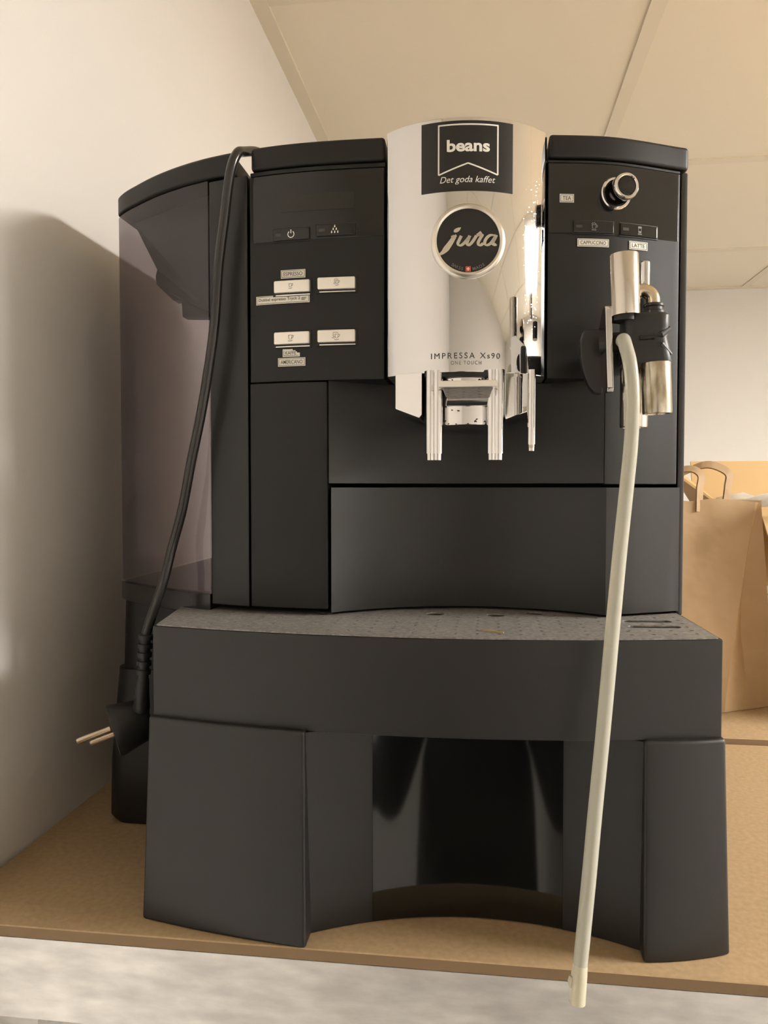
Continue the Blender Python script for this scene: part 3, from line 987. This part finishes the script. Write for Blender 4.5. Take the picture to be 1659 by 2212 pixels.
# ------------------------------------------------------------------ paper bag
bag = thing('paper_bag', 'brown kraft paper carrier bag with flat handles standing behind the machine', 'paper bag', (.24, 1.05, .006))
Bz, Tz = .0065, .247
c0, c1 = Vector((.276, .914, 0)), Vector((.342, .950, 0))
w = Vector((-.99, -.12, 0)).normalized() * .30
ap = Vector((.316, .935, 0))
rings = []
NS = 14
for k in range(NS + 1):
    t = k / NS
    z = Bz + (Tz - Bz) * t
    s_ = t ** 1.15
    fl = c0.lerp(ap + Vector((-.004, -.003, 0)), s_)
    fr_ = c1.lerp(ap + Vector((.004, .003, 0)), s_)
    gus = (fl + fr_) / 2 + Vector((-.010, .018, 0)) * (sin(pi * t) * .8)
    bl, br = fl + w, fr_ + w
    bg_ = (bl + br) / 2 - Vector((-.010, .018, 0)) * (sin(pi * t) * .8)
    ring = []
    N1 = 12
    for i in range(N1):
        u = i / N1
        p = bl.lerp(fl, u)
        crumple = .0035 * sin(7 * u + 5 * t) * sin(pi * u) * (.4 + t) + .002 * sin(19 * u + 11 * t)
        ring.append((p.x + .12 * crumple, p.y - .99 * crumple, z + (.004 * sin(9 * u + 1) + .003 * sin(23 * u)) * (t > .99)))
    ring.append((fl.x, fl.y, z))
    ring.append((gus.x, gus.y, z))
    ring.append((fr_.x, fr_.y, z + (.002 if t > .99 else 0)))
    for i in range(1, N1 + 1):
        u = i / N1
        p = fr_.lerp(br, u)
        ring.append((p.x, p.y, z + (.003 * sin(11 * u)) * (t > .99)))
    ring.append((bg_.x, bg_.y, z))
    rings.append(ring)
MB().loft(rings, caps=False).add(*(lambda r: (r, [tuple(range(len(r)))]))(rings[0])).make('bag_body', 'kraft', bag, smooth=25)


def strap(pts, w_, th=.0012):
    P_ = spline(pts, 6)
    rings_ = []
    for i, p in enumerate(P_):
        t = (P_[min(i + 1, len(P_) - 1)] - P_[max(i - 1, 0)]).normalized()
        side = Vector((.70, .35, .60)).normalized()
        nn = t.cross(side).normalized()
        side = nn.cross(t).normalized()
        rings_.append([p + side * w_ / 2 + nn * th, p + side * w_ / 2 - nn * th, p - side * w_ / 2 - nn * th, p - side * w_ / 2 + nn * th])
    return MB().loft(rings_)


strap([(.2850, .9555, .236), (.2885, .956, .266), (.2888, .957, .2810), (.2710, .959, .2905), (.2550, .960, .2885), (.2380, .962, .2790), (.2250, .963, .262), (.2130, .963, .236)], .0095).make(
    'handle', 'kraft', bag, smooth=40)
strap([(.2480, .926, .236), (.2490, .928, .262), (.2510, .931, .278), (.2400, .934, .2855), (.2200, .936, .2800), (.2050, .936, .262), (.2000, .935, .236)], .0085).make('handle', 'kraft', bag, smooth=40)

# ------------------------------------------------------------------ unseen closed carton added further along the shelf (it shades the bag and the wall)
cc = thing('carton', 'tall closed cardboard carton out of view on the shelf right of the paper bag, added to shade it', 'carton', (.57, .916, .006))
MB().box(.44, .70, .858, .975, .0065, .300).make('carton_body', 'card', cc, smooth=0, bevel=.002)
MB().box(.440, .568, .858, .975, .3002, .3045).make('carton_flap', 'card', cc, smooth=0)
MB().box(.572, .700, .858, .975, .3002, .3045).make('carton_flap', 'card', cc, smooth=0)

# ------------------------------------------------------------------ carton on a white box behind the bag
wb = thing('storage_box', 'plain white box under the cardboard carton, right behind the paper bag', 'box', (.6, 1.33, .006))
MB().box(.392, .86, 1.152, 1.52, .0065, .112).make('box_body', 'white_box', wb, smooth=0, bevel=.003)
MB().box(.389, .863, 1.149, 1.523, .112, .1235).make('box_lid', 'white_box', wb, smooth=0, bevel=.002)
ct = thing('carton', 'open cardboard carton with raised flaps on top of the white box', 'carton', (.62, 1.33, .124))
X0, X1, Y0, Y1, Z0, Z1 = .390, .85, 1.150, 1.50, .1242, .236
th = .004
body = MB()
body.box(X0, X1, Y0, Y0 + th, Z0, Z1).box(X0, X1, Y1 - th, Y1, Z0, Z1).box(X0, X0 + th, Y0 + th, Y1 - th, Z0, Z1).box(X1 - th, X1, Y0 + th, Y1 - th, Z0, Z1).box(X0 + th, X1 - th, Y0 + th, Y1 - th, Z0, Z0 + th)
body.make('carton_body', 'card', ct, smooth=0)


def flap(a, b_, c, d_, th_):
    a, b_, c, d_ = map(Vector, (a, b_, c, d_))
    n_ = (b_ - a).cross(d_ - a).normalized() * th_
    return MB().loft([[a, b_, c, d_], [a + n_, b_ + n_, c + n_, d_ + n_]])


flap((X0, Y1, Z1), (X1, Y1, Z1), (X1, Y1 + .02, .3125), (X0, Y1 + .02, .3110), .004).make('carton_flap', 'card', ct, smooth=0)
flap((X0, Y1, Z1), (X0, Y1 - .17, Z1), (X0 - .060, Y1 - .15, .284), (X0 - .050, Y1 - .01, .313), .004).make('carton_flap', 'card', ct, smooth=0)
flap((X0, Y0, Z1), (X1, Y0, Z1), (X1, Y0 - .035, Z1 - .07), (X0 + .01, Y0 - .035, Z1 - .07), .003).make('carton_flap', 'card', ct, smooth=0)
PS = lambda tx, tz: Vector((.3965 + tx, 1.15 - .5 * (.236 - (.205 + tz)) - .0060, .205 + tz))
hand = [sp2([(.002, .018), (.005, .022), (.008, .018), (.006, .014), (.003, .016), (.009, .021), (.011, .015)], 4), sp2([(.013, .015), (.015, .021), (.013, .023), (.017, .019), (.016, .014)], 4),
        [(.019, .013), (.026, .028)], arc(.024, -.012, .008, 60, 300, 16)]
pb = thing('plastic_bag', 'crumpled white plastic bag showing inside the open carton', 'plastic bag', (.62, 1.33, .13))
random.seed(3)
ring0 = []
V_, F_ = [], []
nu, nv = 22, 16
for j in range(nv + 1):
    for i in range(nu + 1):
        u, v_ = i / nu, j / nv
        x_ = X0 + .012 + (X1 - X0 - .024) * u
        y_ = Y0 + .012 + (Y1 - Y0 - .03) * v_
        e = min(u, 1 - u, v_, 1 - v_)
        hgt = .225 + .030 * (1 - exp(-e * 14)) + .006 * sin(13 * u + 4 * v_) * sin(9 * v_ + 2) + random.uniform(-.003, .003)
        V_.append((x_, y_, hgt))
for j in range(nv):
    for i in range(nu):
        a = j * (nu + 1) + i
        F_.append((a, a + 1, a + nu + 2, a + nu + 1))
base_n = len(V_)
rim = [i for i in range(nu + 1)] + [j * (nu + 1) + nu for j in range(1, nv + 1)] + [nv * (nu + 1) + i for i in range(nu - 1, -1, -1)] + [j * (nu + 1) for j in range(nv - 1, 0, -1)]
for r_ in rim:
    V_.append((V_[r_][0], V_[r_][1], Z0 + .006))
for k in range(len(rim)):
    k2 = (k + 1) % len(rim)
    F_.append((rim[k], base_n + k, base_n + k2, rim[k2]))
F_.append(tuple(base_n + k for k in range(len(rim))))
link('bag_film', V_, F_, 'white_plastic', pb, smooth=50)
strokes('handwriting', hand, .0009, PS, 'grey_ink', ct)

# ------------------------------------------------------------------ the photographer (mirrored in the chrome and in the glossy base)
M['jacket'] = mat('dark_jacket', (.010, .010, .012), .65, bump=(30, .5, .006))
M['trousers'] = mat('dark_trousers', (.016, .018, .026), .8)
M['skin'] = mat('skin', (.55, .33, .24), .5)
M['hair'] = mat('brown_hair', (.05, .03, .018), .6)
M['shoe'] = mat('black_shoe', (.02, .02, .02), .4)


def skinned(name, joints, edges, m, parent, root, sub=2):
    keys = list(joints)
    me = bpy.data.meshes.new(name)

    def lowered(k):
        x_, y_, z_ = joints[k][0]
        if y_ > py_ + .24:
            return x_, y_, z_                      # wrists and hands stay at the phone
        f_ = min(1, max(0, (z_ + 1.36) / .8)) * (.6 if y_ > py_ + .17 and z_ > -.3 and abs(x_ - px_) > .2 else 1)
        return x_, y_, z_ + DZ * f_
    me.from_pydata([lowered(k) for k in keys], [(keys.index(a), keys.index(b_)) for a, b_ in edges], [])
    me.materials.append(M[m])
    o_ = bpy.data.objects.new(name, me)
    COL.objects.link(o_)
    o_.parent = parent
    o_.matrix_parent_inverse = parent.matrix_world.inverted()
    md = o_.modifiers.new('skin', 'SKIN')
    md.use_smooth_shade = True
    for i, k in enumerate(keys):
        r_ = joints[k][1]
        me.skin_vertices[0].data[i].radius = r_ if isinstance(r_, tuple) else (r_, r_)
        me.skin_vertices[0].data[i].use_root = (k == root)
    sb_ = o_.modifiers.new('sub', 'SUBSURF')
    sb_.levels = sb_.render_levels = sub
    return o_


px_, py_ = .03, -.36
DZ = -.10     # how far the upper body is lowered
person = thing('person', 'person in a dark jacket holding up a phone, mirrored in the glossy base', 'person', (px_, py_, FZ))
jt = {'pelvis': ((px_, py_, -.47), (.155, .11)), 'waist': ((px_, py_, -.28), (.14, .10)), 'chest': ((px_, py_ + .01, -.06), (.155, .11)), 'collar': ((px_, py_, .07), (.085, .075)),
      'neck': ((px_, py_ + .01, .14), .056), 'jaw': ((px_, py_ + .035, .20), (.062, .075)), 'skull': ((px_, py_ + .02, .29), (.076, .096)), 'crown': ((px_, py_ + .01, .365), (.052, .068))}
ed = [('pelvis', 'waist'), ('waist', 'chest'), ('chest', 'collar'), ('collar', 'neck'), ('neck', 'jaw'), ('jaw', 'skull'), ('skull', 'crown')]
for nm, sx in (('l', -1), ('r', 1)):
    jt.update({nm + 'hip': ((px_ + sx * .095, py_, -.55), .095), nm + 'knee': ((px_ + sx * .105, py_ + .02, -.95), .062), nm + 'ankle': ((px_ + sx * .11, py_ - .01, -1.35), .043),
               nm + 'toe': ((px_ + sx * .125, py_ + .15, -1.385), (.038, .028)),
               nm + 'shoulder': ((px_ + sx * .20, py_, .035), .062), nm + 'elbow': ((px_ + sx * .27, py_ + .18, -.17), .045), nm + 'wrist': ((px_ - .01 + sx * .10, py_ + .277, .06), (.030, .024)),
               nm + 'palm': ((px_ - .008 + sx * .068, py_ + .327, .135), (.016, .032))})
    ed += [('pelvis', nm + 'hip'), (nm + 'hip', nm + 'knee'), (nm + 'knee', nm + 'ankle'), (nm + 'ankle', nm + 'toe'), ('collar', nm + 'shoulder'), (nm + 'shoulder', nm + 'elbow'),
           (nm + 'elbow', nm + 'wrist'), (nm + 'wrist', nm + 'palm')]
    bx_, by_, bz_ = jt[nm + 'palm'][0]
    for k in range(4):
        ln = (.046, .052, .049, .038)[k]
        k0, k1, k2 = (f'{nm}f{k}{j}' for j in 'abc')
        jt[k0] = ((bx_ + sx * -.002, by_ + .016, bz_ + .032 - k * .020), .0090)
        jt[k1] = ((bx_ - sx * (.004 + ln * .25), by_ + .030, bz_ + .036 - k * .020), .0082)
        jt[k2] = ((bx_ - sx * (.004 + ln * .85), by_ + .030, bz_ + .034 - k * .019), .0070)
        ed += [(nm + 'palm', k0), (k0, k1), (k1, k2)]
    jt[nm + 't0'] = ((bx_ - sx * .010, by_ - .018, bz_ + .004), .0105)
    jt[nm + 't1'] = ((bx_ - sx * .028, by_ + .001, bz_ + .026), .0088)
    ed += [(nm + 'palm', nm + 't0'), (nm + 't0', nm + 't1')]
skinned('body', jt, ed, 'skin', person, 'pelvis')
jk = {'hem': ((px_, py_, -.62), (.265, .150)), 'belly': ((px_, py_, -.30), (.240, .145)), 'chest': ((px_, py_ + .01, -.06), (.215, .140)), 'collar': ((px_, py_, .075), (.105, .095)), 'top': ((px_, py_, .12), (.078, .076))}
je = [('hem', 'belly'), ('belly', 'chest'), ('chest', 'collar'), ('collar', 'top')]
for nm, sx in (('l', -1), ('r', 1)):
    jk.update({nm + 's': ((px_ + sx * .205, py_, .035), .078), nm + 'e': ((px_ + sx * .27, py_ + .18, -.17), .062), nm + 'c': ((px_ - .01 + sx * .108, py_ + .322, .045), .042)})
    je += [('collar', nm + 's'), (nm + 's', nm + 'e'), (nm + 'e', nm + 'c')]
skinned('jacket', jk, je, 'jacket', person, 'hem')
tk = {'waistband': ((px_, py_, -.36), (.150, .110)), 'belt': ((px_, py_, -.47), (.170, .122))}
te = [('waistband', 'belt')]
for nm, sx in (('l', -1), ('r', 1)):
    tk.update({nm + 'h': ((px_ + sx * .10, py_, -.58), .108), nm + 'k': ((px_ + sx * .107, py_ + .02, -.95), .078), nm + 'a': ((px_ + sx * .11, py_ - .01, -1.375), .062)})
    te += [('belt', nm + 'h'), (nm + 'h', nm + 'k'), (nm + 'k', nm + 'a')]
    skinned('shoe', {'heel': ((px_ + sx * .11, py_ - .04, -1.378), (.040, .040)), 'mid': ((px_ + sx * .115, py_ + .06, -1.382), (.043, .036)), 'toe': ((px_ + sx * .126, py_ + .17, -1.386), (.040, .030))},
            [('heel', 'mid'), ('mid', 'toe')], 'shoe', person, 'heel')
skinned('trousers', tk, te, 'trousers', person, 'belt')
hv = MB()
hr = []
for k in range(9):
    a = radians(90 - k * 12.5)
    hr.append([(px_ + .083 * cos(a) * cos(t), py_ + .012 + (.104 * cos(a)) * sin(t) - .006, .318 + DZ + .098 * sin(a) + (.035 * max(0, sin(t)) * (1 - sin(a)))) for t in [2 * pi * i / 24 for i in range(24)]])
hv.loft(hr).make('hair', 'hair', person, smooth=60)
skinned('nose', {'a': ((px_, py_ + .105, .272), (.010, .010)), 'b': ((px_, py_ + .128, .243), (.013, .012)), 'c': ((px_, py_ + .110, .232), (.012, .008))}, [('a', 'b'), ('b', 'c')], 'skin', person, 'b')
for sx in (-1, 1):
    MB().lathe((px_ + sx * .031, py_ + .098, .282), (0, 1, 0), [(.0001, -.012), (.009, -.008), (.012, 0), (.009, .008), (.0001, .012)], 14).make('eye', 'white_box', person).location.z += DZ
    MB().loft([[(px_ + sx * .078, py_ + .02 + .022 * cos(a), .265 + .034 * sin(a)) for a in [2 * pi * k / 12 for k in range(12)]],
               [(px_ + sx * .094, py_ + .008 + .024 * cos(a), .267 + .036 * sin(a)) for a in [2 * pi * k / 12 for k in range(12)]]]).make('ear', 'skin', person).location.z += DZ
MB().tube(spline([(px_ - .024, py_ + .100, .208), (px_, py_ + .110, .206), (px_ + .024, py_ + .100, .208)], 5), [.002] + [.0045] * 9 + [.002], 10).make('mouth', 'red', person).location.z += DZ

ph = thing('phone', 'dark smartphone held up at the viewpoint by the person in the dark jacket', 'phone', (.02, -.016, .135))
MB().box(-.018, .062, -.020, -.011, .128, .290).make('phone_body', 'gloss', ph, bevel=.003)
MB().lathe((0, -.011, .2655), (0, 1, 0), [(.008, -.001), (.008, .0015), (.006, .0017), (.0055, .0010), (.0001, .0010)], 24).make('phone_lens', 'gloss', ph)
